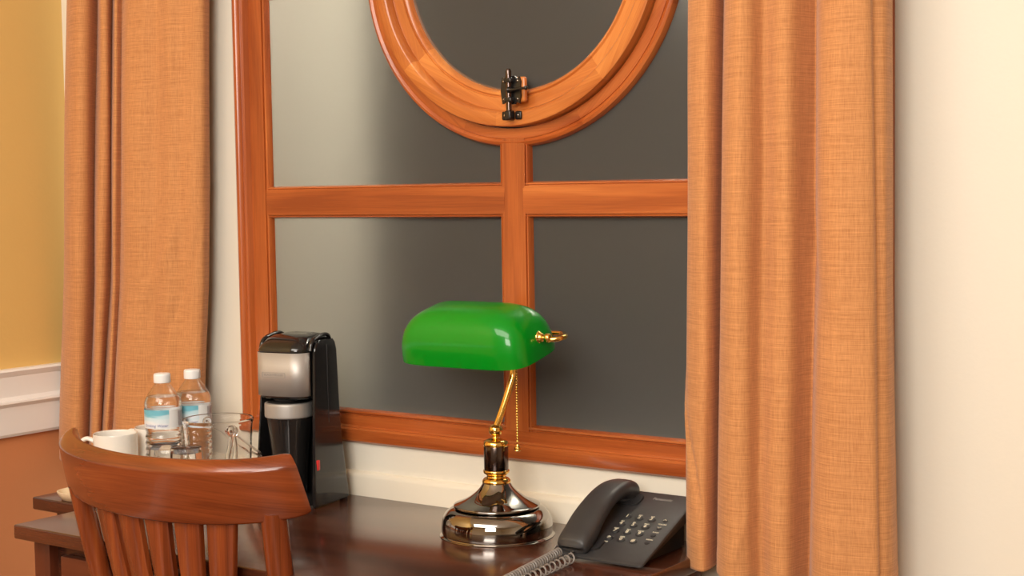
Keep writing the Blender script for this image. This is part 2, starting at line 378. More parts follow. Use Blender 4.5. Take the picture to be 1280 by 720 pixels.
# ------------------------------------------------------------------ window
WC = (-1.4065, 1.6695); MX = -1.4105; win = empty('window_1', (WC[0], 0, WC[1])); win['kind'] = 'structure'
def member(name, p0, p1, prof, mat=M_win, parent=win):
    """moulding profile [(across, y)] swept from p0 to p1 (x,z in world), local X along the member"""
    d = Vector((p1[0] - p0[0], 0, p1[1] - p0[1])); L = d.length; d.normalize(); s = Vector((-d.z, 0, d.x))   # across direction
    bm = bmesh.new(); A = []; B = []
    for c, y in prof:
        y = y * .4 if y > 0 else y; A.append(bm.verts.new((0, c, y))); B.append(bm.verts.new((L, c, y)))
    n = len(prof)
    for i in range(n - 1): bm.faces.new((A[i], A[i + 1], B[i + 1], B[i]))
    bm.faces.new((A[-1], A[0], B[0], B[-1])); bm.faces.new(A); bm.faces.new(B[::-1])
    o = finish(bm, name, mat, parent, uv=lambda c: (c.x, c.y + 0.7 * c.z), sharp=28)
    M = Matrix(((d.x, s.x, 0, p0[0] - WC[0]), (0, 0, 1, 0), (d.z, s.z, 0, p0[1] - WC[1]), (0, 0, 0, 1)))
    o.matrix_local = M
    return o
def bead(c0, sg):      # steep glazing bead: glass edge at c0
    return [(c0, .0345), (c0 - sg * .0008, .024), (c0 - sg * .0016, .010), (c0 - sg * .003, .003), (c0 - sg * .0045, .0022), (c0 - sg * .0056, .008), (c0 - sg * .0066, .008), (c0 - sg * .0070, .0)]
def glazed(hw):      # section of a bar with a glazing bead on both sides
    return bead(-hw, -1) + [(0, -0.0008)] + bead(hw, 1)[::-1]
# outer frame: local across + points to the left of travel
def outer():         # 0 = outside edge ... .090 = glass edge
    return [(-.008, 0.0345), (-.008, -.004), (-.006, -.010), (-.001, -.013), (.004, -.013), (.008, -.010), (.010, -.006), (.012, -.009), (.016, -.011), (.020, -.009), (.023, -.004), (.025, -.0005),
            (.045, -.0008), (.0585, 0), (.0590, .009), (.0608, .009), (.0620, .001), (.065, .003), (.0665, .010), (.0675, .024), (.068, .0345)]
X0, X1 = -2.030, -0.774; Z0, Z1 = 0.850, 2.486
pr = outer()
# left stile travels down so that + across points right
member('stile', (X0, Z1), (X0, Z0), [(c, y) for c, y in pr])
member('stile', (X1, Z0), (X1, Z1), [(c, y) for c, y in pr])
def bottomprof(): # bottom rail: .842 -> .905
    return [(-.008, 0.0345), (-.008, -.0045), (-.004, -.010), (.006, -.012), (.016, -.012), (.019, -.009), (.020, -.004), (.023, -.002), (.0410, -.001), (.0415, .009), (.0430, .009), (.0445, .001), (.0475, .003), (.049, .010), (.050, .024), (.0505, .0345)]
member('bottom_rail', (X0 - .008, Z0), (X1 + .008, Z0), bottomprof())
member('top_rail', (X1 + .008, Z1), (X0 - .008, Z1), bottomprof())
member('glazing_bar', (X0 + .061, 1.270), (MX - .0185, 1.270), glazed(.0297))
member('glazing_bar', (MX + .0185, 1.270), (X1 - .061, 1.270), glazed(.0297))
member('glazing_bar', (X0 + .061, 2.066), (X1 - .061, 2.066), glazed(.0297))
member('glazing_bar', (X0 + .061, WC[1]), (WC[0] - .308, WC[1]), glazed(.0297))
member('glazing_bar', (WC[0] + .308, WC[1]), (X1 - .061, WC[1]), glazed(.0297))
member('mullion', (MX, Z0 + .030), (MX, WC[1] - .300), glazed(.0297))
member('mullion', (MX, WC[1] + .300), (MX, Z1 - .030), glazed(.0297))
def ring(name, prof, segs, mat, parent, seg=144, a0=0.0, voff=0.0):
    """prof (r,y) swept about the window centre, grain follows the arc in `segs` separate pieces"""
    bm = bmesh.new(); uvl = bm.loops.layers.uv.new('UVMap')
    prof = [(r, y * .4 if y > 0 else y) for r, y in prof]
    rings = [[bm.verts.new((r * cos(2 * PI * i / seg), y, r * sin(2 * PI * i / seg))) for r, y in prof] for i in range(seg)]
    per = seg // segs
    for i in range(seg):
        j = (i + 1) % seg; s_ = ((i + int(a0 * seg)) // per) % segs
        for k in range(len(prof) - 1):
            f = bm.faces.new((rings[i][k], rings[i][k + 1], rings[j][k + 1], rings[j][k]))
            for lp, (ii, kk) in zip(f.loops, ((i, k), (i, k + 1), (i + 1, k + 1), (i + 1, k))):
                # straight boards sawn to a curve: grain is straight inside each board
                mid = (s_ + 0.5) * per - int(a0 * seg); a = 2 * PI * (ii - mid) / seg; r = prof[kk][0]
                lp[uvl].uv = (r * sin(a) + s_ * 3.1, r * cos(a) + prof[kk][1] + s_ * 1.7 + voff)
    me = bpy.data.meshes.new(name); bmesh.ops.recalc_face_normals(bm, faces=bm.faces); bm.to_mesh(me); bm.free()
    o = link(name, me, mat, parent); me.set_sharp_from_angle(angle=math.radians(28)); return o
ring('round_frame', [(.2835, .0345), (.2835, -.001), (.295, -.0015), (.3005, 0), (.301, .004), (.303, .001), (.306, -.001), (.309, .0005), (.311, .004), (.3125, .012), (.314, .024), (.314, .0345)], 8, M_win, win, a0=.06)
sash = ring('round_sash', [(.2810, .0345), (.2810, -.015), (.2797, -.0180), (.277, -.0190), (.2620, -.0190), (.2595, -.0182), (.2572, -.0160), (.2550, -.0105), (.2540, -.0035), (.2350, -.0015), (.2338, .004), (.2325, .004), (.2300, -.001), (.2270, .001), (.2245, .008), (.2225, .020), (.2200, .0345)], 8, M_ring, win, a0=0.02)
# panes
def pane_rect(x0, x1, z0, z1):
    """rectangular pane with the round frame cut out of it"""
    bm = bmesh.new(); nx, nz = 40, 40; cx, cz = 0, 0
    pts = []
    import itertools
    corners = [(x0, z0), (x1, z0), (x1, z1), (x0, z1)]
    # polygon clipped by the circle: sample the rectangle boundary, replace points inside the circle
    R = .309
    poly = []
    for i in range(4):
        a, b = corners[i], corners[(i + 1) % 4]
        for k in range(60):
            t = k / 60; poly.append((a[0] + (b[0] - a[0]) * t, a[1] + (b[1] - a[1]) * t))
    res = []
    for x, z in poly:
        r = math.hypot(x, z)
        if r < R:
            r = max(r, 1e-6); x, z = x / r * R, z / r * R
        res.append((x, z))
    A = [bm.verts.new((x, .0130, z)) for x, z in res]; B = [bm.verts.new((x, .0160, z)) for x, z in res]
    bm.faces.new(A); bm.faces.new(B[::-1])
    for i in range(len(A)): bm.faces.new((A[i], A[(i + 1) % len(A)], B[(i + 1) % len(A)], B[i]))
    bmesh.ops.remove_doubles(bm, verts=bm.verts, dist=1e-6)
    bmesh.ops.triangulate(bm, faces=[f for f in bm.faces if len(f.verts) > 4])
    return finish(bm, 'frosted_pane', M_frost, win, smooth=False)
xa, xb = X0 - WC[0] + .064, X1 - WC[0] - .064; mo = MX - WC[0]
zb0, zb1 = Z0 - WC[1] + .047, Z1 - WC[1] - .047; zm = 1.270 - WC[1]; zt = 2.066 - WC[1]
for (p, q) in ((xa, mo - .027), (mo + .027, xb)):
    pane_rect(p, q, zb0, zm - .027); pane_rect(p, q, zt + .027, zb1)
    pane_rect(p, q, zm + .027, -.026); pane_rect(p, q, .026, zt - .027)
bm = lathe_bm([(0, -.0015), (.2230, -.0015), (.2230, .0025), (0, .0025)], 96)
finish(bm, 'round_frosted_pane', M_frost, win, loc=(0, .0120, 0), rot=(PI / 2, 0, 0), smooth=False)

# black sliding bolt on the round sash
lt = empty('window_bolt', (-1.3975, -0.0195, 1.4460), 0, 'small black iron sliding bolt at the bottom of the round window sash', 'bolt')
def bolt_parts():
    # local: x right, y toward the wall, z up. sash flat face at y=0
    bp = box('wood_block', .003, .0255, 0.0005, .0095, -.0195, .0215, M_ring, lt, bev=.004, seg=3, axis='z'); bp['label'] = 'thin pale wooden packing block'
    # wavy edged back plate
    outl = [(-.0185, -.010), (-.0165, -.0215), (-.011, -.019), (-.007, -.0225), (.008, -.0225), (.012, -.0185), (.0165, -.0215), (.0195, -.010), (.0185, .002), (.0195, .0135), (.0165, .0215), (.0125, .018), (.008, .0225), (-.007, .0225), (-.011, .018), (-.0165, .0215), (-.0185, .011), (-.0195, 0)]
    bm = bmesh.new(); f = [bm.verts.new((x, -.0035, z)) for x, z in outl]; g = [bm.verts.new((x, .0003, z)) for x, z in outl]
    bm.faces.new(f); bm.faces.new(g[::-1])
    for i in range(len(f)): bm.faces.new((f[i], f[(i + 1) % len(f)], g[(i + 1) % len(f)], g[i]))
    # two straps over the rod
    for z in (-.0155, .0155): addbox(bm, -.0075, .0075, -.0135, -.003, z - .0045, z + .0045, .0025, 3)
    finish(bm, 'back_plate', M_iron, lt)
    for x in (-.0135, .0135):
        for z in (-.0145, .0145):
            lathe('screw', smooth_prof([(0, .0016), (.0016, .0012), (.0024, 0)], 3), M_nickel, lt, (x, -.0034, z), (PI / 2, 0, 0), 12)
    rod = tube('bolt_rod', [(0, -.0085, z) for z in (-.045, -.035, -.02, 0, .02, .030, .034)], [.0048, .0048, .0048, .0048, .0048, .0048, .003], M_gun, lt, 16)
    kn = tube('knob', spline([(.002, -.011, 0), (.012, -.0125, 0), (.024, -.0135, .001), (.036, -.0145, .0015)], 5), [.0055] * 1 + [.0048, .004, .0035, .003, .0026, .0024, .0023, .0022, .0022, .0022, .0022, .0022, .0022, .0022, .0022], M_iron, lt, 10)
    b2 = bmesh.new(); bmesh.ops.create_uvsphere(b2, u_segments=14, v_segments=10, radius=.0035); bmesh.ops.translate(b2, vec=(.0375, -.0146, .0016), verts=b2.verts)
    finish(b2, 'knob_end', M_iron, kn)
    bm = bmesh.new()
    for x in (-.0125, .0135): addbox(bm, x - .0060, x + .0060, -.003, .0003, -.0470, -.0335, .0025, 3)
    addbox(bm, -.0060, .0065, -.0145, .0003, -.0480, -.0325, .003, 3)
    finish(bm, 'keeper', M_iron, lt)
    for x in (-.0125, .0135): lathe('screw', smooth_prof([(0, .0016), (.0016, .0012), (.0026, 0)], 3), M_nickel, lt, (x, -.003, -.0402), (PI / 2, 0, 0), 12)
bolt_parts()

# ------------------------------------------------------------------ curtains
def curtain(name, rows, zl, ztop, zbot, label, wr=()):
    """rows: (x_top, x_mid, x_bottom, y); zl the three heights of those x; pleats are a spline through the row points"""
    def xs(z):
        out = []
        for a, b, c, y in rows:
            if z >= zl[1]: k = (b - a) / (zl[1] - zl[0]); x = b + (z - zl[1]) * k * (1 if z < zl[0] else 1)
            else: k = (c - b) / (zl[2] - zl[1]); x = b + (z - zl[1]) * k
            out.append(Vector((x, y, 0)))
        return out
    nz = 110; grid = []
    for j in range(nz + 1):
        z = zbot + (ztop - zbot) * (j / nz) ** 1.25
        zc = min(z, zl[0] + 0.25); ym = sum(r[3] for r in rows) / len(rows)
        cp = xs(zc); line = spline(cp, 7); row = []
        for i, p in enumerate(line):
            s = i / (len(line) - 1)
            y = ym + (p.y - ym) * 1.25 + 0.0022 * sin(9 * s + 3.1 * z) * sin(4.3 * z + 5 * s) + 0.0012 * sin(31 * s + 11 * z)
            for (ws, wz, slope, amp, wid, wl) in wr:      # soft diagonal creases
                dd = (z - wz) - slope * (s - ws); q = math.exp(-(dd / wid) ** 2) * math.exp(-((s - ws) / wl) ** 2)
                y += amp * q
            if z < zbot + 0.03: y += 0.0015 * sin(20 * s)
            row.append(Vector((max(p.x, XL + (.031 if z < .955 else .006)), y, z + (0.004 * sin(7 * s) if j == 0 else 0))))
        grid.append(row)
    bm = bmesh.new(); uvl = bm.loops.layers.uv.new('UVMap')
    V = [[bm.verts.new(p) for p in r] for r in grid]
    U = [0]
    for i in range(1, len(grid[0])): U.append(U[-1] + (grid[nz // 2][i] - grid[nz // 2][i - 1]).length)
    for j in range(nz):
        for i in range(len(V[0]) - 1):
            f = bm.faces.new((V[j][i], V[j][i + 1], V[j + 1][i + 1], V[j + 1][i]))
            for lp, (jj, ii) in zip(f.loops, ((j, i), (j, i + 1), (j + 1, i + 1), (j + 1, i))): lp[uvl].uv = (U[ii], grid[jj][ii].z)
    me = bpy.data.meshes.new(name); bm.to_mesh(me); bm.free()
    o = link(name, me, M_linen); tag(o, label, 'curtain', 'linen curtains beside the window')
    sd = o.modifiers.new('thickness', 'SOLIDIFY'); sd.thickness = 0.0018; sd.offset = 0
    return o
RC = [(-1.045, -1.052, -1.055, -0.080), (-1.0265, -1.0335, -1.0365, -0.106), (-0.9952, -1.0035, -1.0066, -0.122), (-0.9843, -0.9923, -0.9991, -0.112), (-0.9883, -0.9962, -1.0042, -0.085), (-0.9842, -0.9921, -1.0001, -0.088), (-0.9606, -0.9695, -0.9772, -0.122), (-0.9334, -0.9407, -0.9468, -0.142), (-0.9168, -0.9213, -0.9259, -0.137), (-0.906, -0.9115, -0.9158, -0.115), (-0.8783, -0.8835, -0.8898, -0.126), (-0.8627, -0.8664, -0.8701, -0.122), (-0.8527, -0.8585, -0.8644, -0.098), (-0.8468, -0.8513, -0.8594, -0.085), (-0.839, -0.8422, -0.8514, -0.095), (-0.8165, -0.8196, -0.8285, -0.128), (-0.7881, -0.7908, -0.7959, -0.142), (-0.7601, -0.7636, -0.7659, -0.138), (-0.7493, -0.7448, -0.7402, -0.13), (-0.7497, -0.7452, -0.7394, -0.118), (-0.739, -0.7365, -0.7318, -0.112), (-0.738, -0.7376, -0.7294, -0.098), (-0.7466, -0.7462, -0.7391, -0.07)]
LC = [(-2.454, -2.4949, -2.5228, -0.05), (-2.4337, -2.4743, -2.4995, -0.07), (-2.3902, -2.4274, -2.4521, -0.095), (-2.3445, -2.3806, -2.4046, -0.107), (-2.3312, -2.3668, -2.3953, -0.095), (-2.3513, -2.3846, -2.4157, -0.067), (-2.3393, -2.3724, -2.4033, -0.073), (-2.2988, -2.3335, -2.3662, -0.093), (-2.2876, -2.3219, -2.3568, -0.087), (-2.3046, -2.3367, -2.3742, -0.067), (-2.2928, -2.3247, -2.362, -0.073), (-2.2648, -2.2962, -2.3329, -0.087), (-2.2676, -2.2989, -2.338, -0.073), (-2.2584, -2.2895, -2.3283, -0.077), (-2.2239, -2.2543, -2.2948, -0.093), (-2.1817, -2.2111, -2.2437, -0.095), (-2.1537, -2.1823, -2.2075, -0.083), (-2.1191, -2.1447, -2.1692, -0.085), (-2.0991, -2.122, -2.146, -0.076), (-2.0728, -2.095, -2.1207, -0.073), (-2.0583, -2.08, -2.1077, -0.063), (-2.0647, -2.0886, -2.1163, -0.045)]
curtain('curtain', RC, (1.5297, 1.147, 0.7777), 2.62, 0.735, 'orange linen curtain hanging to the right of the window, beside the telephone', wr=((.06, .905, -2.2, .012, .016, .035), (.03, .955, -1.5, -.006, .02, .04), (.80, .832, .04, -.0022, .005, .22), (.35, .80, 1.2, -.003, .02, .12), (.62, 1.20, -1.0, .004, .03, .1)))
curtain('curtain', LC, (1.6359, 1.1159, 0.8179), 2.62, 0.756, 'orange linen curtain hanging to the left of the window, behind the water bottles', wr=((.80, 1.17, 1.2, -.005, .022, .10), (.86, 1.10, 1.5, .004, .02, .12), (.62, .86, -.9, .003, .02, .1)))
rod = empty('curtain_rod', (-1.5, -0.09, 2.64), 0, 'dark curtain rod above the window, out of frame', 'curtain rod')
tube('pole', [(-1.04, 0, 0), (0, 0, 0), (.86, 0, 0)], .012, M_iron, rod, 14)
for x in (-.9, .0, .75): tube('bracket', [(x, 0.004, 0), (x, .05, 0.0), (x, .089, 0.0)], .006, M_iron, rod, 8)

# ------------------------------------------------------------------ desk and side table
DX0, DX1, DY0, DY1, DZ = -2.081, -1.029, -0.4915, -0.0135, 0.75
desk = empty('desk', ((DX0 + DX1) / 2, (DY0 + DY1) / 2, 0), 0, 'dark stained wooden writing desk carrying the green shaded lamp and telephone', 'desk')
dx, dy = (DX0 + DX1) / 2, (DY0 + DY1) / 2
def rel(o, x, y): o.data.transform(Matrix.Translation((-x, -y, 0))); return o
rel(box('desk_top', DX0, DX1, DY0, DY1, DZ - .0235, DZ, M_desk, desk, bev=.003, seg=3), dx, dy)
LI = .022; LW = .040
for x in (DX0 + LI, DX1 - LI - LW):
    for y in (DY0 + LI, DY1 - LI - LW):
        rel(box('leg', x, x + LW, y, y + LW, 0, DZ - .024, M_drawer, desk, bev=.003, axis='z'), dx, dy)
ya = DY0 + LI
rel(box('apron', DX0 + LI + LW, DX1 - LI - LW, ya + .018, ya + .032, DZ - .15, DZ - .024, M_desk, desk), dx, dy)
rel(box('apron', DX0 + LI + LW, DX1 - LI - LW, DY1 - LI - .02, DY1 - LI - .004, DZ - .15, DZ - .024, M_desk, desk), dx, dy)
for x in (DX0 + LI + .008, DX1 - LI - LW + .012):
    rel(box('apron', x, x + .016, DY0 + LI + LW, DY1 - LI - LW, DZ - .15, DZ - .024, M_desk, desk, axis='y'), dx, dy)
for k in range(2):
    x0 = DX0 + LI + LW + .025 + k * .455; x1 = x0 + .425
    dr = rel(box('drawer', x0, x1, ya + .002, ya + .018, DZ - .142, DZ - .046, M_drawer, desk, bev=.0025), dx, dy)
    kb = lathe('knob', smooth_prof([(.005, 0), (.005, .008), (.012, .014), (.013, .020), (.008, .025), (0, .026)], 4), M_gun, dr, ((x0 + x1) / 2 - dx, ya + .002 - dy, DZ - .094), (PI / 2, 0, 0), 20)
TX0, TX1, TY0, TY1 = -2.245, -2.083, -0.331, -0.0135
tb = empty('side_table', ((TX0 + TX1) / 2, (TY0 + TY1) / 2, 0), 0, 'narrow dark wooden side table at the left end of the desk, under the mugs', 'table')
tx, ty = (TX0 + TX1) / 2, (TY0 + TY1) / 2
rel(box('table_top', TX0, TX1, TY0, TY1, DZ - .0225, DZ, M_desk, tb, bev=.003, seg=3), tx, ty)
for x in (TX0 + .035, TX1 - .045):
    for y in (TY0 + .025, TY1 - .055): rel(box('leg', x, x + .034, y, y + .034, 0, DZ - .023, M_desk, tb, bev=.002, axis='z'), tx, ty)
rel(box('apron', TX0 + .042, TX1 - .02, TY0 + .03, TY1 - .03, DZ - .13, DZ - .023, M_desk, tb, bev=.001), tx, ty)

# ------------------------------------------------------------------ chair
CX, CY = -1.6808, -0.5039
chair = empty('chair', (CX, CY, 0), 0.0155, 'reddish brown wooden chair with curved top rail and fanned slats, tucked at the desk', 'chair')
A_, S_, PM = .2479, .0859, 1.2652
def rail_pt(ph, wv, off=0.0):
    """outer face of the crest rail: wv 0 top .. 1 bottom, off = inward"""
    a = A_ * (1 + .0369 * wv); x = a * sin(ph) / sin(PM); y = -S_ * (cos(ph) - cos(PM)) / (1 - cos(PM)) + .022 * wv
    z = .9007 - .082 * wv + (.0209 * wv + .0127 * (1 - wv)) * (ph / PM) ** 2
    # normal
    tx_ = a * cos(ph) / sin(PM); ty_ = S_ * sin(ph) / (1 - cos(PM)); L = math.hypot(tx_, ty_)
    return Vector((x - ty_ / L * off, y + tx_ / L * off, z))
th = .031
loops = []; N = 56
for i in range(N + 1):
    ph = -PM + 2 * PM * i / N; lp = []
    # section: outer face top->bottom with rounded top edges
    kk = .15 + .05 * max(0, -ph / PM) ** 1.5 + .02 * max(0, ph / PM)
    sec = [(.030, .0012), (.060, .0003), (.10, 0), (.30, -.0004), (.55, -.0004), (.80, 0), (.95, .0006), (.985, .0020), (1.0, .005),
           (1.0, th - .004), (.985, th - .001), (.95, th), (.5, th + .0005), (-kk + .12, th), (-kk + .04, th - .0010), (-kk + .005, th - .0045), (-kk + .005, th - .009), (-kk * .62, .0115), (-kk * .28, .0065), (.004, .0030)]
    e = 0.0
    dd = min(i, N - i)
    ins = {0: .0035, 1: .0012, 2: .0003}.get(dd, 0)
    for wv, off in sec:
        o2 = off + (th / 2 - off) * (ins / (th / 2)) ; w2 = wv + (0.5 - wv) * ins * 14
        lp.append(rail_pt(ph, w2, o2))
    loops.append(lp)
bm = loft_bm(loops)
finish(bm, 'crest_rail', M_chair, chair, uv=lambda c: (math.atan2(c.x, .18 - c.y) * .25 * 1.0, c.z + .35 * c.x * c.x), sharp=50)
def stick(name, topx, seatx, wt, wb, tt, mat=M_chair, ztop=.835, round_=False):
    """slat from the rail down to the seat"""
    ph = math.asin(max(-1, min(1, topx * sin(PM) / A_)))
    top = rail_pt(ph, 0.86, th / 2); bot = Vector((seatx, top.y * .25 + .075 - .02, .452)) if not round_ else Vector((seatx, top.y + .105, .452))
    lp = []; n = 14
    # face direction follows the rail normal
    nx, ny = rail_pt(ph, .9, .01) - rail_pt(ph, .9, 0), None
    nrm = Vector((nx.x, nx.y, 0)).normalized()
    for i in range(n + 1):
        t = i / n; c = top.lerp(bot, t); c.y -= .012 * sin(PI * t)
        nr = nrm.lerp(Vector((0, 1, 0)), t * .8).normalized(); tg = Vector((nr.y, -nr.x, 0))
        hw = (wt + (wb - wt) * min(1, t * 1.0)) / 2; ht = tt / 2
        q = []
        if round_:
            for k in range(16): a = 2 * PI * k / 16; q.append(c + tg * hw * cos(a) * (1.06 if abs(cos(a)) > .7 else 1) + nr * ht * sin(a))
        else:
            for (sx, sy) in ((1, -1), (1, 1), (-1, 1), (-1, -1)):
                r = .0025
                if sx * sy < 0:
                    q += [c + tg * sx * (hw - r) + nr * sy * ht, c + tg * sx * hw + nr * sy * (ht - r)] if sx > 0 else [c + tg * sx * (hw - r) + nr * sy * ht, c + tg * sx * hw + nr * sy * (ht - r)]
                else:
                    q += [c + tg * sx * hw + nr * sy * (ht - r), c + tg * sx * (hw - r) + nr * sy * ht]
        lp.append(q)
    finish(loft_bm(lp), name, mat, chair, uv=lambda c: (c.z, c.x + c.y), sharp=45)
for tx_, sx_ in ((-.096, -.052), (-.038, -.018), (.022, .018), (.080, .052), (.136, .086)): stick('slat', tx_, sx_, .047, .022, .013)
stick('back_post', -.193, -.165, .034, .034, .034, round_=True)
stick('back_post', .208, .185, .037, .036, .036, round_=True)
# seat, legs, stretchers (under the desk)
lp = []
for z, g in ((.420, -.006), (.424, 0), (.446, 0), (.452, -.006)):
    lp.append([Vector((x, y, z)) for x, y, _ in [(v.x, v.y, 0) for v in rrect(0.005, .245, .215 + g, .190 + g, .05, z, 6)]])
finish(loft_bm(lp), 'seat', M_chair, chair, uv=lambda c: (c.y, c.x), sharp=40)
for sx in (-1, 1):
    for (y0, y1) in ((.085, .045), (.40, .43)):
        tube('leg', [(.005 + sx * .17, y0, .425), (.005 + sx * .18, (y0 + y1) / 2, .2), (.005 + sx * .19, y1, .0)], [.019, .018, .014], M_chair, chair, 14)
    tube('stretcher', [(.005 + sx * .182, .072, .19), (.005 + sx * .182, .415, .19)], .010, M_chair, chair, 10)
tube('stretcher', [(-.175, .24, .19), (.185, .24, .19)], .010, M_chair, chair, 10)

# ------------------------------------------------------------------ banker's lamp
LX, LY = -1.360, -.130
lamp = empty('desk_lamp', (LX, LY, DZ), 0, 'banker style desk lamp with green glass shade, brass arm and dark chrome base', 'lamp')
base = lathe('lamp_base', smooth_prof([(0, 0), (.083, 0), (.0860, .003), (.0872, .010), (.0868, .020), (.0845, .0290), (.080, .0360), (.073, .0415), (.0630, .0440)], 6)
      + smooth_prof([(.0640, .0448), (.0672, .0452), (.0680, .0468), (.0665, .0488), (.058, .0520), (.047, .0570), (.036, .0645), (.0275, .0725), (.0220, .0805), (.0205, .0830)], 6), M_nickel, lamp, seg=96, sharp=50)
base['label'] = 'dark mirror chrome domed base'
lathe('collar', smooth_prof([(.012, .080), (.0215, .0815), (.0222, .085), (.0195, .0885), (.0165, .090), (.0150, .0925), (.0175, .095), (.0205, .098), (.0195, .102), (.012, .103)], 5), M_gold, lamp, seg=48)
lathe('column', [(0, .102), (.0190, .102), (.0192, .1025), (.0192, .1395), (.0190, .140), (0, .140)], M_gun, lamp, seg=48)
lathe('column_cap', smooth_prof([(.0185, .1385), (.0198, .1405), (.0195, .144), (.0165, .148), (.010, .1505), (.0065, .152), (.0060, .155), (.0095, .158), (.0112, .1635), (.0095, .169), (.005, .1725), (0, .1735)], 5), M_gold, lamp, seg=40)
# arm leans back and up to the lamp holder under the shade
arm = spline([(0, 0, .166), (.0085, .009, .198), (.0165, .019, .235), (.0185, .023, .250), (.0185, .024, .266), (.014, .022, .286), (.004, .018, .300)], 6)
tube('arm', arm, .0058, M_gold, lamp, 16)
TILT = math.radians(-14)
SH = Vector((-.0250, -.008, .2825))     # centre of the rim plane, lamp local
Mt = Matrix.Translation(SH) @ Matrix.Rotation(-TILT, 4, 'X')
def shade_shell(a, b, c, off):
    pts = []; nu, nv = 64, 28
    # superellipsoid upper half; u around in plan, v from the rim up
    bm = bmesh.new(); rings = []
    for j in range(nv + 1):
        v = (PI / 2) * j / nv; row = []
        ey = .62 if True else 1
        cv = max(0, cos(v)) ** .80; sv = sin(v) ** .80
        for i in range(nu):
            u = 2 * PI * i / nu; cu, su = cos(u), sin(u)
            x = a * math.copysign(abs(cu) ** .33, cu) * (max(0, cos(v)) ** .50); y = b * math.copysign(abs(su) ** .52, su) * cv
            row.append((x, y, c * sv))
        rings.append(row)
    return rings
def build_shade():
    a, b, c = .1205, .0640, .0810
    o_ = shade_shell(a, b, c, 0); t = .0035
    i_ = shade_shell(a - t, b - t, c - t, 0)
    bm = bmesh.new()
    O = [[bm.verts.new(Mt @ Vector(p)) for p in r] for r in o_]; I = [[bm.verts.new(Mt @ Vector(p)) for p in r] for r in i_]
    n = len(O[0])
    for G in (O, I):
        for r0, r1 in zip(G, G[1:]):
            for k in range(n): bm.faces.new((r0[k], r0[(k + 1) % n], r1[(k + 1) % n], r1[k]))
    for k in range(n): bm.faces.new((O[0][k], O[0][(k + 1) % n], I[0][(k + 1) % n], I[0][k]))
    bmesh.ops.remove_doubles(bm, verts=bm.verts, dist=2e-5)
    s = finish(bm, 'lamp_shade', M_green, lamp, sharp=60); s['label'] = 'glossy green glass shade'
    # white glass lining
    l_ = shade_shell(a - t - .0004, b - t - .0004, c - t - .0004, 0); bm = bmesh.new()
    G = [[bm.verts.new(Mt @ Vector(p)) for p in r] for r in l_]
    for r0, r1 in zip(G, G[1:]):
        for k in range(n): bm.faces.new((r0[k], r0[(k + 1) % n], r1[(k + 1) % n], r1[k]))
    bmesh.ops.remove_doubles(bm, verts=bm.verts, dist=2e-5)
    li = finish(bm, 'lining', M_mug, s, sharp=60); li['label'] = 'white glass lining of the shade'
build_shade()
# end fittings and the bracket that runs behind the shade
fz = .0310; fy = .004
for sx in (-1, 1):
    pp = smooth_prof([(0, 0), (.0085, .0), (.0092, .002), (.0072, .0045), (.0060, .0075), (.0035, .0095), (.0030, .011), (.0062, .013), (.0070, .0175), (.0055, .0215), (0, .023)], 4)
    o = finish(lathe_bm(pp, 28), 'finial', M_gold, lamp)
    o.matrix_local = Mt @ Matrix.Translation((sx * .1160, fy, fz)) @ Matrix.Rotation(sx * PI / 2, 4, 'Y')
path = []
for sx in (-1, 1):
    h = [(sx * .134, fy, fz - .002), (sx * .140, fy + .002, fz - .0025), (sx * .1480, fy + .008, fz - .003), (sx * .150, fy + .018, fz - .004), (sx * .145, fy + .030, fz - .006), (sx * .132, fy + .046, fz - .010), (sx * .112, fy + .066, fz - .016), (sx * .06, fy + .077, fz - .022), (0.0 + sx * .001, fy + .078, fz - .024)]
    path.append(h)
full = spline(path[0] + path[1][::-1][1:], 6)
tube('shade_bracket', [Mt @ p for p in full], .0038, M_gold, lamp, 14)
# socket and hidden link from the arm to the bracket
tube('lamp_holder', [Vector((.004, .018, .300)), Vector((-.002, .012, .315)), Vector((-.006, .006, .325))], [.011, .013, .011], M_gold, lamp, 18)
p1 = Mt @ Vector((0, fy + .078, fz - .024)); tube('holder_link', [Vector((.004, .018, .302)), (Vector((.004, .018, .302)) + p1) / 2 + Vector((0, 0, -.004)), p1], .0042, M_gold, lamp, 10)
# pull chain of small balls
ch = bmesh.new(); cxp, cyp = .037, .006; z = .300
while z > .146:
    b2 = bmesh.new(); bmesh.ops.create_icosphere(b2, subdivisions=2, radius=.0022); bmesh.ops.translate(b2, vec=(cxp, cyp, z), verts=b2.verts); merge(ch, b2); z -= .0042
finish(ch, 'pull_chain', M_gold, lamp)
lathe('chain_pull', smooth_prof([(0, .012), (.0022, .011), (.003, .008), (.0048, .006), (.0050, .0025), (.0055, .001), (.0030, 0), (0, 0)], 4), M_gold, lamp, (cxp, cyp, .133), seg=20)

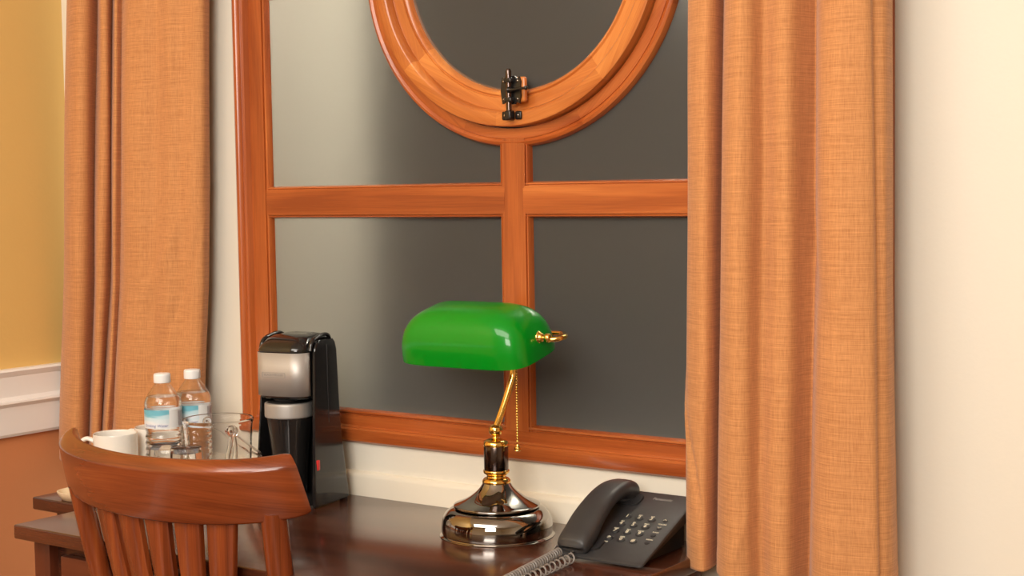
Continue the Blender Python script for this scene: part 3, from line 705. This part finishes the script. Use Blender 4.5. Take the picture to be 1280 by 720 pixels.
# ------------------------------------------------------------------ telephone
PW, PD = .1540, .158
ph_ = empty('telephone', (-1.1295, -.2005, DZ), 0, 'charcoal corded desk telephone with round keys, beside the right curtain', 'telephone')
slope = math.atan(.40)
Mp = Matrix.Translation((0, 0, .0125)) @ Matrix.Rotation(slope, 4, 'X')     # local top-plane frame: x right, y up the slope, z out
def psec(x, k):   # side outline of the sloping body at x
    return x
L_ = PD / cos(slope)
def body_loop(hx, y0, y1, r, z=None):
    return [Mp @ Vector((v.x, v.y, z if z is not None else -(.0065 + .085 * (v.y + .012)))) for v in rrect(0, (y0 + y1) / 2, hx, (y1 - y0) / 2, r, 0, 5)]
Y0 = -.0125
lps = [body_loop(PW / 2 - .006, Y0 + .005, L_ - .004, .006), [v + Vector((0, 0, .0012)) for v in body_loop(PW / 2 - .002, Y0 + .0015, L_ - .001, .007)], body_loop(PW / 2, Y0, L_, .008, -.0036),
       body_loop(PW / 2 - .0008, Y0 + .0008, L_ - .0008, .008, -.0010), body_loop(PW / 2 - .003, Y0 + .003, L_ - .003, .007, 0)]
bm = loft_bm(lps)
body = finish(bm, 'body', M_matte, ph_, sharp=40)
# stand under the back
bm = bmesh.new(); hx = .058
quad = [(.045, .0), (.150, .0), (.152, .048), (.045, .011)]
A = [bm.verts.new((-hx, y, z)) for y, z in quad]; B = [bm.verts.new((hx, y, z)) for y, z in quad]
bm.faces.new(A); bm.faces.new(B[::-1])
for i in range(4): bm.faces.new((A[i], A[(i + 1) % 4], B[(i + 1) % 4], B[i]))
bmesh.ops.bevel(bm, geom=bm.edges[:], offset=.003, segments=2, affect='EDGES')
finish(bm, 'stand', M_key, ph_)
for x in (-.05, .02, .052): lathe('foot', [(0, 0), (.006, 0), (.006, .004), (0, .004)], M_black, ph_, (x, .018, 0), seg=16)
# cradle recess pads either end of the handset
HX = -.0365     # handset centre line
for (y, hy) in ((.020, .014), (.142, .015)):
    lp = [[Mp @ v for v in rrect(HX + .004, y, .027, hy, .009, z, 5)] for z in (-.002, .0015, .003)]
    finish(loft_bm(lp), 'cradle', M_key, ph_)
# keys: four columns, four rows
cols = (-.0055, .0150, .0355); rows_ = (.098, .0785, .0595, .0405)
glyph = [['1', '2', '3'], ['4', '5', '6'], ['7', '8', '9'], ['*', '0', '#']]
sub = [['', 'ABC', 'DEF'], ['GHI', 'JKL', 'MNO'], ['PQRS', 'TUV', 'WXYZ'], ['TONE', 'OPER', '']]
def glyph_on(s, size, x, y, z, parent, mat, name='marking', bold=False, sx=1.0):
    bm = text_bm(s, size, .00012, 2, bold); bmesh.ops.transform(bm, matrix=Mp @ Matrix.Translation((x, y, z)) @ Matrix.Diagonal((sx, 1, 1, 1)), verts=bm.verts)
    o = finish(bm, name, mat, parent, smooth=False); return o
for j, ry in enumerate(rows_):
    for i, cx_ in enumerate(cols):
        bmk = lathe_bm(smooth_prof([(.0066, -.0015), (.0066, .0008), (.0060, .0018), (.004, .0021), (0, .0021)], 3), 24)
        bmesh.ops.transform(bmk, matrix=Mp @ Matrix.Translation((cx_, ry, 0)) @ Matrix.Diagonal((1, .84, 1, 1)), verts=bmk.verts)
        k = finish(bmk, 'key', M_key, ph_)
        glyph_on(glyph[j][i], .0095 if glyph[j][i] != '*' else .013, cx_, ry - (.0022 if glyph[j][i] == '*' else 0), .0023, k, M_print, 'numeral', True)
        if sub[j][i]: glyph_on(sub[j][i], .0034, cx_ - .002, ry + (.0078 if not (j == 3 and i == 0) else -.0085), .0003, ph_, M_print, 'lettering', True)
for q, ry in enumerate((.100, .0800, .0610, .0420)):
    bmk = lathe_bm(smooth_prof([(.0042, -.0015), (.0042, .0005), (.0036, .0012), (0, .0014)], 3), 20)
    bmesh.ops.transform(bmk, matrix=Mp @ Matrix.Translation((.0575, ry, 0)) @ Matrix.Diagonal((1, .9, 1, 1)), verts=bmk.verts)
    k = finish(bmk, 'function_key', M_key, ph_)
    if q < 2:
        bm = bmesh.new(); s = 1 if q == 0 else -1
        vs = [bm.verts.new(Mp @ Vector((.0575 + x, ry + s * y, .0017))) for x, y in ((-.0035, -.0015), (0, .0022), (.0035, -.0015), (.002, -.0015), (0, .0005), (-.002, -.0015))]
        bm.faces.new((vs[0], vs[1], vs[4], vs[5])); bm.faces.new((vs[1], vs[2], vs[3], vs[4]))
        r_ = bmesh.ops.extrude_face_region(bm, geom=bm.faces[:]); finish(bm, 'arrow', M_print, k, smooth=False)
for s, y in (('VOLUME', .0900), ('FLASH', .0690), ('REDIAL', .0500)): glyph_on(s, .0036, .0575, y, .0003, ph_, M_print, 'lettering', True)
glyph_on('Panasonic', .0082, .0260, .1520, .0003, ph_, M_greyprint, 'lettering', True).name = 'maker_lettering'
# handset: rounded bar rising to the back with two thick ends
hs = empty('handset', (0, 0, 0)); hs.parent = ph_
def handset():
    # centre line in (y,z) phone-local, half width, half height
    st = [(-.010, .0185, .0165, .0060), (-.0095, .0190, .0225, .0095), (-.006, .0210, .0250, .0130), (.004, .0270, .0262, .0155), (.018, .0370, .0262, .0150), (.034, .0510, .0255, .0130), (.054, .0640, .0245, .0118), (.076, .0750, .0235, .0112), (.098, .0815, .0232, .0115), (.115, .0825, .0232, .0130), (.130, .0795, .0225, .0160), (.143, .0755, .0225, .0175), (.1500, .0735, .0215, .0155), (.1530, .0730, .0185, .0110)]
    pts = spline([(y, z, 0) for y, z, _, _ in st], 4); ws = spline([(a, b, 0) for _, _, a, b in st], 4)
    lps = []
    for i, (p, q) in enumerate(zip(pts, ws)):
        a = pts[max(0, i - 1)]; b = pts[min(len(pts) - 1, i + 1)]; t = Vector((b.x - a.x, b.y - a.y)).normalized()
        t = Vector((t.x * .75 + .25 * cos(slope), t.y * .75 + .25 * sin(slope))).normalized(); nr = Vector((-t.y, t.x)); lp = []
        for k in range(28):
            an = 2 * PI * k / 28; cx_ = math.copysign(abs(cos(an)) ** .62, cos(an)) * q.x; cz_ = math.copysign(abs(sin(an)) ** .72, sin(an)) * q.y
            lp.append(Vector((HX - .004 + cx_, p.x + nr.x * cz_, p.y + nr.y * cz_)))
        lps.append(lp)
    return lps
bm = loft_bm(handset()); hso = finish(bm, 'handset', M_matte, ph_, sharp=60); bpy.data.objects.remove(hs)
hso.name = 'handset'
# mouthpiece and earpiece rims beneath the ends reach down to the cradle
for (y, zc, h) in ((.016, .0235, .0085), (.138, .070, .009)):
    b2 = lathe_bm(smooth_prof([(0, -h), (.016, -h), (.0195, -h * .6), (.0195, h * .6), (0, h)], 3), 28)
    bmesh.ops.transform(b2, matrix=Matrix.Translation((HX - .004, y, zc)) @ Matrix.Rotation(slope, 4, 'X'), verts=b2.verts)
    finish(b2, 'ear_cup', M_matte, hso)
def coil(start, pts, R0, turns, lead, name):
    path = spline(pts, 24); L = [0]
    for a, b in zip(path, path[1:]): L.append(L[-1] + (b - a).length)
    out = []; n = int(turns * 14)
    import bisect
    for i in range(n + 1):
        s = L[-1] * i / n; k = min(max(bisect.bisect(L, s) - 1, 0), len(path) - 2); t = (s - L[k]) / max(1e-9, L[k + 1] - L[k]); p = path[k].lerp(path[k + 1], t)
        d = (path[k + 1] - path[k]).normalized(); side = d.cross(Vector((0, 0, 1))).normalized(); upv = side.cross(d)
        a = 2 * PI * turns * i / n; out.append(p + side * R0 * cos(a) + upv * R0 * sin(a))
    return out
O = Vector((-1.1295, -.2005, DZ))
P_ = lambda x, y, z=.0085: Vector((x, y, z))
lead = [Vector((HX - .003, -.004, .0135)), Vector((HX - .001, -.012, .0130)), Vector((HX + .004, -.022, .0155))]
c1 = coil(None, [(-.0295, -.024, .0088), (-.0275, -.045, .0088), (-.0235, -.090, .0088), (-.0180, -.149, .0088), (-.013, -.200, .0088), (-.015, -.232, .0088)], .0066, 15, None, '')
c2 = coil(None, [(-.015, -.232, .0088), (-.028, -.225, .0088), (-.0355, -.190, .0088), (-.0405, -.156, .0088), (-.0490, -.100, .0088), (-.0570, -.045, .0088), (-.0640, -.004, .0088)], .0062, 34, None, '')
cd = tube('coiled_cord', spline([p for p in lead], 4) + c1 + c2[1:] + spline([c2[-1], (-.0780, .006, .012), (-.0765, .016, .014)], 4), .00135, M_cord, ph_, 6)
cd['label'] = 'grey coiled cord'

# ------------------------------------------------------------------ coffee maker
cm = empty('coffee_maker', (-1.802, -.104, DZ), math.radians(9), 'black and silver single cup coffee maker standing on the desk against the window', 'coffee maker')
def u_loop(hx, yf, yb, z, cx, cy):
    """U-shaped plan: side walls run forward to yf on both sides of a bay |x|<cx, y<cy"""
    r = .006; out = []
    for (px, py, a0, a1) in ((hx - .010, yb - .010, 0, 90), (-hx + .010, yb - .010, 90, 180)):
        for k in range(6): a = math.radians(a0 + (a1 - a0) * k / 5); out.append(Vector((px + .010 * cos(a), py + .010 * sin(a), z)))
    out += [Vector((-hx, yf + .004, z)), Vector((-hx + .0015, yf + .001, z)), Vector((-cx - .001, yf, z)), Vector((-cx, yf + .002, z)), Vector((-cx, cy, z)), Vector((cx, cy, z)), Vector((cx, yf + .002, z)), Vector((cx + .001, yf, z)), Vector((hx - .0015, yf + .001, z)), Vector((hx, yf + .004, z))]
    return out
lps = [u_loop(hx, yf, yb, z, hx - wd, .012) for z, hx, yf, yb, wd in ((.003, .0640, -.049, .060, .008), (.008, .0650, -.050, .061, .008), (.030, .0640, -.048, .058, .008), (.060, .0625, -.045, .055, .007), (.10, .0605, -.041, .051, .0065), (.155, .0585, -.037, .047, .006), (.19, .0578, -.034, .046, .006), (.265, .0570, -.030, .043, .006), (.278, .0560, -.024, .040, .006), (.284, .0545, -.014, .036, .005))]
finish(loft_bm(lps), 'housing', M_black, cm, sharp=40)
# platform under the mug
lps = [rrect(0, -.018, .054 + g, .034 + g, .008, z, 6, fr=.02) for z, g in ((.003, -.003), (.006, 0), (.016, 0), (.019, -.003))]
finish(loft_bm(lps), 'drip_base', M_black, cm)
for x, y in ((-.05, -.045), (.052, -.045), (-.052, .045), (.056, .050)):
    lathe('foot', [(0, 0), (.007, 0), (.0075, .004), (0, .004)], M_dark, cm, (x, y, 0), seg=16)
# brew head with rounded front
def head(z, g, k=1.0): return rrect(-.0015, -.022, .0485 + g, .036 * k + g, .008, z, 8, fr=.024)
lps = [head(.186, -.003), head(.189, 0), head(.265, 0), head(.266, -.0015)]
finish(loft_bm(lps), 'brew_head', M_black, cm)
# silver front panel wraps the head front (slightly proud)
hl = head(0, .0012); nf = len(hl)
front = [v for v in hl if v.y < -.012]
front.sort(key=lambda v: math.atan2(v.x + .0035, -(v.y + .010)))
bm = bmesh.new(); A = [bm.verts.new((v.x, v.y, .1915)) for v in front]; B = [bm.verts.new((v.x, v.y, .2655)) for v in front]
for i in range(len(front) - 1): bm.faces.new((A[i], A[i + 1], B[i + 1], B[i]))
sp = finish(bm, 'front_panel', M_silver, cm, sharp=60); sp['label'] = 'brushed silver front panel'
sd = sp.modifiers.new('thickness', 'SOLIDIFY'); sd.thickness = .0016; sd.offset = 1
t = text_bm('BLACK+DECKER', .0052, .0001, 2); bmesh.ops.transform(t, matrix=Matrix.Translation((-.008, -.0612, .2280)) @ Matrix.Rotation(PI / 2, 4, 'X'), verts=t.verts)
o = finish(t, 'lettering', M_greyprint, sp, smooth=False)
bd = bmesh.new()
for (x0, x1, z0, z1) in ((-.031, .015, .2318, .2323), (-.031, .015, .2237, .2242), (-.0315, -.031, .2240, .2320), (.015, .0155, .2240, .2320)): addbox(bd, x0, x1, -.0614, -.0606, z0, z1)
finish(bd, 'nameplate_border', M_greyprint, sp, smooth=False)
# lid: domed, sloping down at the front
lps = [head(.2665, .0006), head(.2705, .0010), [Vector((v.x * .985, v.y * .95 + .001, .2790 + .06 * (v.y + .05))) for v in head(.279, -.002)], [Vector((v.x * .93, v.y * .80 + .003, .2875 + .05 * (v.y + .05))) for v in head(.284, -.004)], [Vector((v.x * .80, v.y * .60 + .004, .2925 + .02 * (v.y + .04))) for v in head(.287, -.006)], [Vector((v.x * .50, v.y * .35 + .004, .2945 + .01 * (v.y + .04))) for v in head(.287, -.01)]]
# extend the lid back over the tower
def back(lp, yb): return [Vector((v.x, yb if v.y > 0.0 else v.y, v.z)) for v in lp]
finish(loft_bm([back(l, .036 - i * .003) for i, l in enumerate(lps)]), 'lid', M_black, cm, sharp=50)
# raised rails beside the lid on the housing top
for sx in (-1, 1):
    tube('side_rim', spline([(sx * .0500, -.036, .268), (sx * .0505, -.032, .280), (sx * .0500, -.022, .2875), (sx * .0490, .0, .2925), (sx * .0480, .016, .2930), (sx * .0470, .026, .2895), (sx * .0460, .030, .2840)], 5), 0, M_black, cm, 10, flat=(.0042, .0030))
# shower neck under the head
lathe('spout', smooth_prof([(0, .180), (.022, .180), (.026, .184), (.027, .1885)], 3), M_dark, cm, (-.0035, -.024, 0), seg=32)
# travel mug
mg = lathe('travel_mug', smooth_prof([(0, .0195), (.0265, .0195), (.0285, .023), (.030, .06), (.0330, .10), (.0375, .140), (.0390, .154)], 5), M_carafe, cm, (-.0035, -.024, 0), seg=56)
lathe('mug_rim', smooth_prof([(.0385, .152), (.0412, .1535), (.0418, .158), (.0418, .174), (.0405, .1775), (.036, .1785)], 4), M_silver, mg, (0, 0, 0), seg=56)['label'] = 'silver band round the mug top'
lathe('mug_lid', [(0, .1790), (.036, .1790), (.0385, .1775), (.0385, .176), (0, .176)], M_dark, mg, (0, 0, 0), seg=48)
sw = box('switch', .0595, .0640, -.0400, -.0325, .0640, .0820, M_red, cm, bev=.0015); sw['label'] = 'red power switch'
# seams of the side panel
bm = bmesh.new(); addbox(bm, .0560, .0590, .0040, .0056, .120, .276); finish(bm, 'seam', M_dark, cm)

# ------------------------------------------------------------------ tray
lps = [rrect(-2.0775, -.210, .1125 + g, .116 + g, .03, DZ + z, 6) for z, g in ((0, -.004), (.001, -.001), (.014, .005), (.0155, .005), (.0157, .003), (.0065, -.003), (.0058, -.010))]
tag(finish(loft_bm(lps), 'serving_tray', M_tray, sharp=50), 'pale tan tray under the mugs and water bottles, behind the chair', 'tray')  # mostly unseen; inferred from a tan edge, and added to brighten the bottles

# ------------------------------------------------------------------ mugs
def make_mug():
    t = empty('mug', (0, 0, DZ), 0)
    lathe('cup', smooth_prof([(0, .003), (.026, .003), (.0265, 0), (.031, .0), (.0345, .004), (.0385, .014), (.0395, .04), (.0395, .085), (.0397, .1005), (.0390, .1020), (.0378, .1015), (.0370, .098), (.0365, .08), (.0360, .02), (.031, .008), (0, .007)], 4), M_mug, t, seg=56, sharp=60)
    tube('handle', spline([(-.0385, 0, .088), (-.050, 0, .093), (-.060, 0, .088), (-.0655, 0, .070), (-.063, 0, .048), (-.054, 0, .030), (-.0385, 0, .022)], 6), 0, M_mug, t, 14, flat=(.0060, .0042))
    return t
mug = make_mug(); mug.location = (-2.147, -.220, DZ + .006); mug.rotation_euler[2] = math.radians(38)
tag(mug, 'white ceramic mug nearest the left edge of the table, behind the chair rail', 'mug', 'white ceramic mugs')
def dup(root, name=None):
    r = root.copy(); C.objects.link(r)
    for ch_ in list(root.children):
        c = ch_.copy(); C.objects.link(c); c.parent = r
        for g in ch_.children: d = g.copy(); C.objects.link(d); d.parent = c
    return r
m2 = dup(mug); m2.location = (-2.140, -.130, DZ + .006); m2.rotation_euler[2] = math.radians(20)
m2['label'] = 'white ceramic mug partly hidden between the front mug and the nearer bottle'

# ------------------------------------------------------------------ water bottles
def make_bottle():
    t = empty('water_bottle', (0, 0, DZ), 0)
    pr = [(0, .006), (.020, .004), (.028, .001), (.0315, .006), (.0325, .014)]
    z = .018
    while z < .115: pr += [(.0328, z), (.0306, z + .0055)]; z += .011
    pr += [(.0318, .119), (.0320, .122), (.0320, .156), (.0327, .159), (.0327, .163), (.0315, .170), (.0275, .1785), (.0210, .1885), (.0150, .1965), (.0125, .200), (.0120, .204), (.0120, .214)]
    outer = smooth_prof(pr, 4)
    inner = [(max(0, r - .0007), z_ + (.0008 if i < 4 else 0)) for i, (r, z_) in enumerate(outer)]
    b = lathe('bottle', outer + inner[::-1], M_pet, t, seg=56, sharp=80)
    wat = [(r - .0012 if r > .002 else 0, z_ + .0012) for r, z_ in outer if z_ < .1765]
    wt = lathe('water', wat + [(0, wat[-1][1])], M_water, t, seg=56, sharp=60)
    # label sleeve, UV 0..1 round it
    bm = bmesh.new(); n = 64; A = []; B = []; uvl = bm.loops.layers.uv.new('UVMap')
    for i in range(n + 1):
        a = 2 * PI * i / n; A.append(bm.verts.new((.03265 * cos(a), .03265 * sin(a), .1235))); B.append(bm.verts.new((.03265 * cos(a), .03265 * sin(a), .1560)))
    for i in range(n):
        f = bm.faces.new((A[i], A[i + 1], B[i + 1], B[i]))
        for lp, u in zip(f.loops, ((i / n, 0), ((i + 1) / n, 0), ((i + 1) / n, 1), (i / n, 1))): lp[uvl].uv = u
    me = bpy.data.meshes.new('label'); bm.to_mesh(me); bm.free(); lb = link('paper_label', me, M_label, t)
    # lettering wrapped round the label (centre of the printed face at U .33)
    for s_, size, zz, ang in (('Drinking Water', .0072, .1285, .335),):
        tb_ = text_bm(s_, size, .0, 2, shear=.25)
        for v in tb_.verts:
            a = 2 * PI * ang + v.co.x / .0329; v.co = Vector((.0329 * cos(a), .0329 * sin(a), zz + v.co.y))
        finish(tb_, 'lettering', M_blueprint, lb, smooth=False)
    lathe('cap', smooth_prof([(.0128, .2010), (.0145, .2015), (.0148, .204), (.0148, .2140), (.0140, .2165), (.0125, .2175), (0, .2178)], 3), M_cap, t, seg=40)
    return t
M_blueprint = plain('blue_print', (0.10, 0.13, 0.35), 0.5)
bt = make_bottle(); bt.location = (-2.0235, -.215, DZ + .006); bt.rotation_euler[2] = math.radians(171)
tag(bt, 'clear plastic water bottle, the left and nearer one of the two, beside the mugs', 'water bottle', 'water bottles on the desk')
b2_ = dup(bt); b2_.location = (-2.0196, -.148, DZ + .006); b2_.rotation_euler[2] = math.radians(168)
b2_['label'] = 'clear plastic water bottle standing farther back, seen partly through the ice bucket'

# ------------------------------------------------------------------ upside-down tumblers
def make_tumbler():
    pr = [(.0295, 0), (.0300, .0008), (.0298, .002), (.0285, .04), (.0265, .095), (.0258, .112), (.0245, .1155), (0, .116), (0, .108), (.0225, .107), (.0240, .100), (.0262, .05), (.0280, .001)]
    return lathe('tumbler', smooth_prof(pr[:7], 3)[:-1] + pr[6:], M_glass, seg=48, closed=False, sharp=50)
tm = make_tumbler(); tm.data.transform(Matrix.Diagonal((1, 1, 1.05, 1))); tm.location = (-1.8600, -.312, DZ)
tag(tm, 'clear glass tumbler upside down in front of the ice bucket, beside the farther bottle', 'glass', 'upturned tumblers')
tm2 = tm.copy(); C.objects.link(tm2); tm2.location = (-1.922, -.303, DZ); tm2['label'] = 'clear glass tumbler upside down right in front of the nearer bottle'

# ------------------------------------------------------------------ ice bucket
BX, BY = -1.872, -.228
ib = empty('ice_bucket', (BX, BY, DZ), 0, 'clear ice bucket with a folded clear handle, between the bottles and coffee maker', 'ice bucket')
lathe('bucket', smooth_prof([(0, 0), (.045, 0), (.049, .003), (.052, .04), (.0555, .10), (.0580, .144), (.0600, .152), (.0600, .156), (.0585, .1575)], 4) + smooth_prof([(.0565, .1565), (.0552, .144), (.0528, .10), (.0495, .04), (.046, .006), (0, .005)], 4), M_acryl, ib, seg=72, sharp=50)
# bail handle pivots on two ears at the rim and hangs down on the side of the coffee maker
def pol(r, deg, z): return Vector((r * cos(math.radians(deg)), r * sin(math.radians(deg)), z))
PZ = .144; fa = -26
for az in (fa, fa + 180):
    d = pol(1, az, 0)
    o = finish(lathe_bm(smooth_prof([(0, -.003), (.0070, -.003), (.0080, 0), (.0070, .003), (.004, .0045), (0, .005)], 3), 24), 'pivot', M_acryl, ib)
    o.matrix_local = Matrix.Translation(pol(.0620, az, PZ)) @ d.to_track_quat('Z', 'Y').to_matrix().to_4x4()
out_ = pol(1, fa + 90, 0); A0 = pol(.0665, fa, PZ); B0 = pol(.0665, fa + 180, PZ); dn = out_ * .060 + Vector((0, 0, -.050))
bail = spline([A0, A0 + dn * .5, A0 + dn * .85, A0.lerp(B0, .08) + dn * 1.0, A0.lerp(B0, .3) + dn * 1.1, A0.lerp(B0, .5) + dn * 1.12, A0.lerp(B0, .7) + dn * 1.1, A0.lerp(B0, .92) + dn * 1.0, B0 + dn * .85, B0 + dn * .5, B0], 6)
tube('bail_handle', bail, 0, M_acryl, ib, 12, flat=(.0050, .0018))
# clear ice tongs hooked on the front ear
tp = Vector((BX, BY, 0)) + pol(.0760, fa, 0)
tg = empty('ice_tongs', (tp.x, tp.y, DZ), math.radians(fa + 90), 'clear plastic ice tongs hanging at the front of the ice bucket, points down', 'tongs')
for s_ in (-1, 1):
    tube('tong_arm', spline([(0, .0, .145), (-.002 + .005 * s_, -.003, .115), (-.010 + .009 * s_, -.004, .070), (-.022 + .010 * s_, -.004, .004)], 6), 0, M_acryl, tg, 10, flat=(.0042, .0020))
lathe('spring_joint', smooth_prof([(0, -.005), (.0085, -.0045), (.0098, 0), (.0085, .0045), (0, .005)], 4), M_acryl, tg, (0, .0, .1445), (PI / 2, 0, 0), 24)
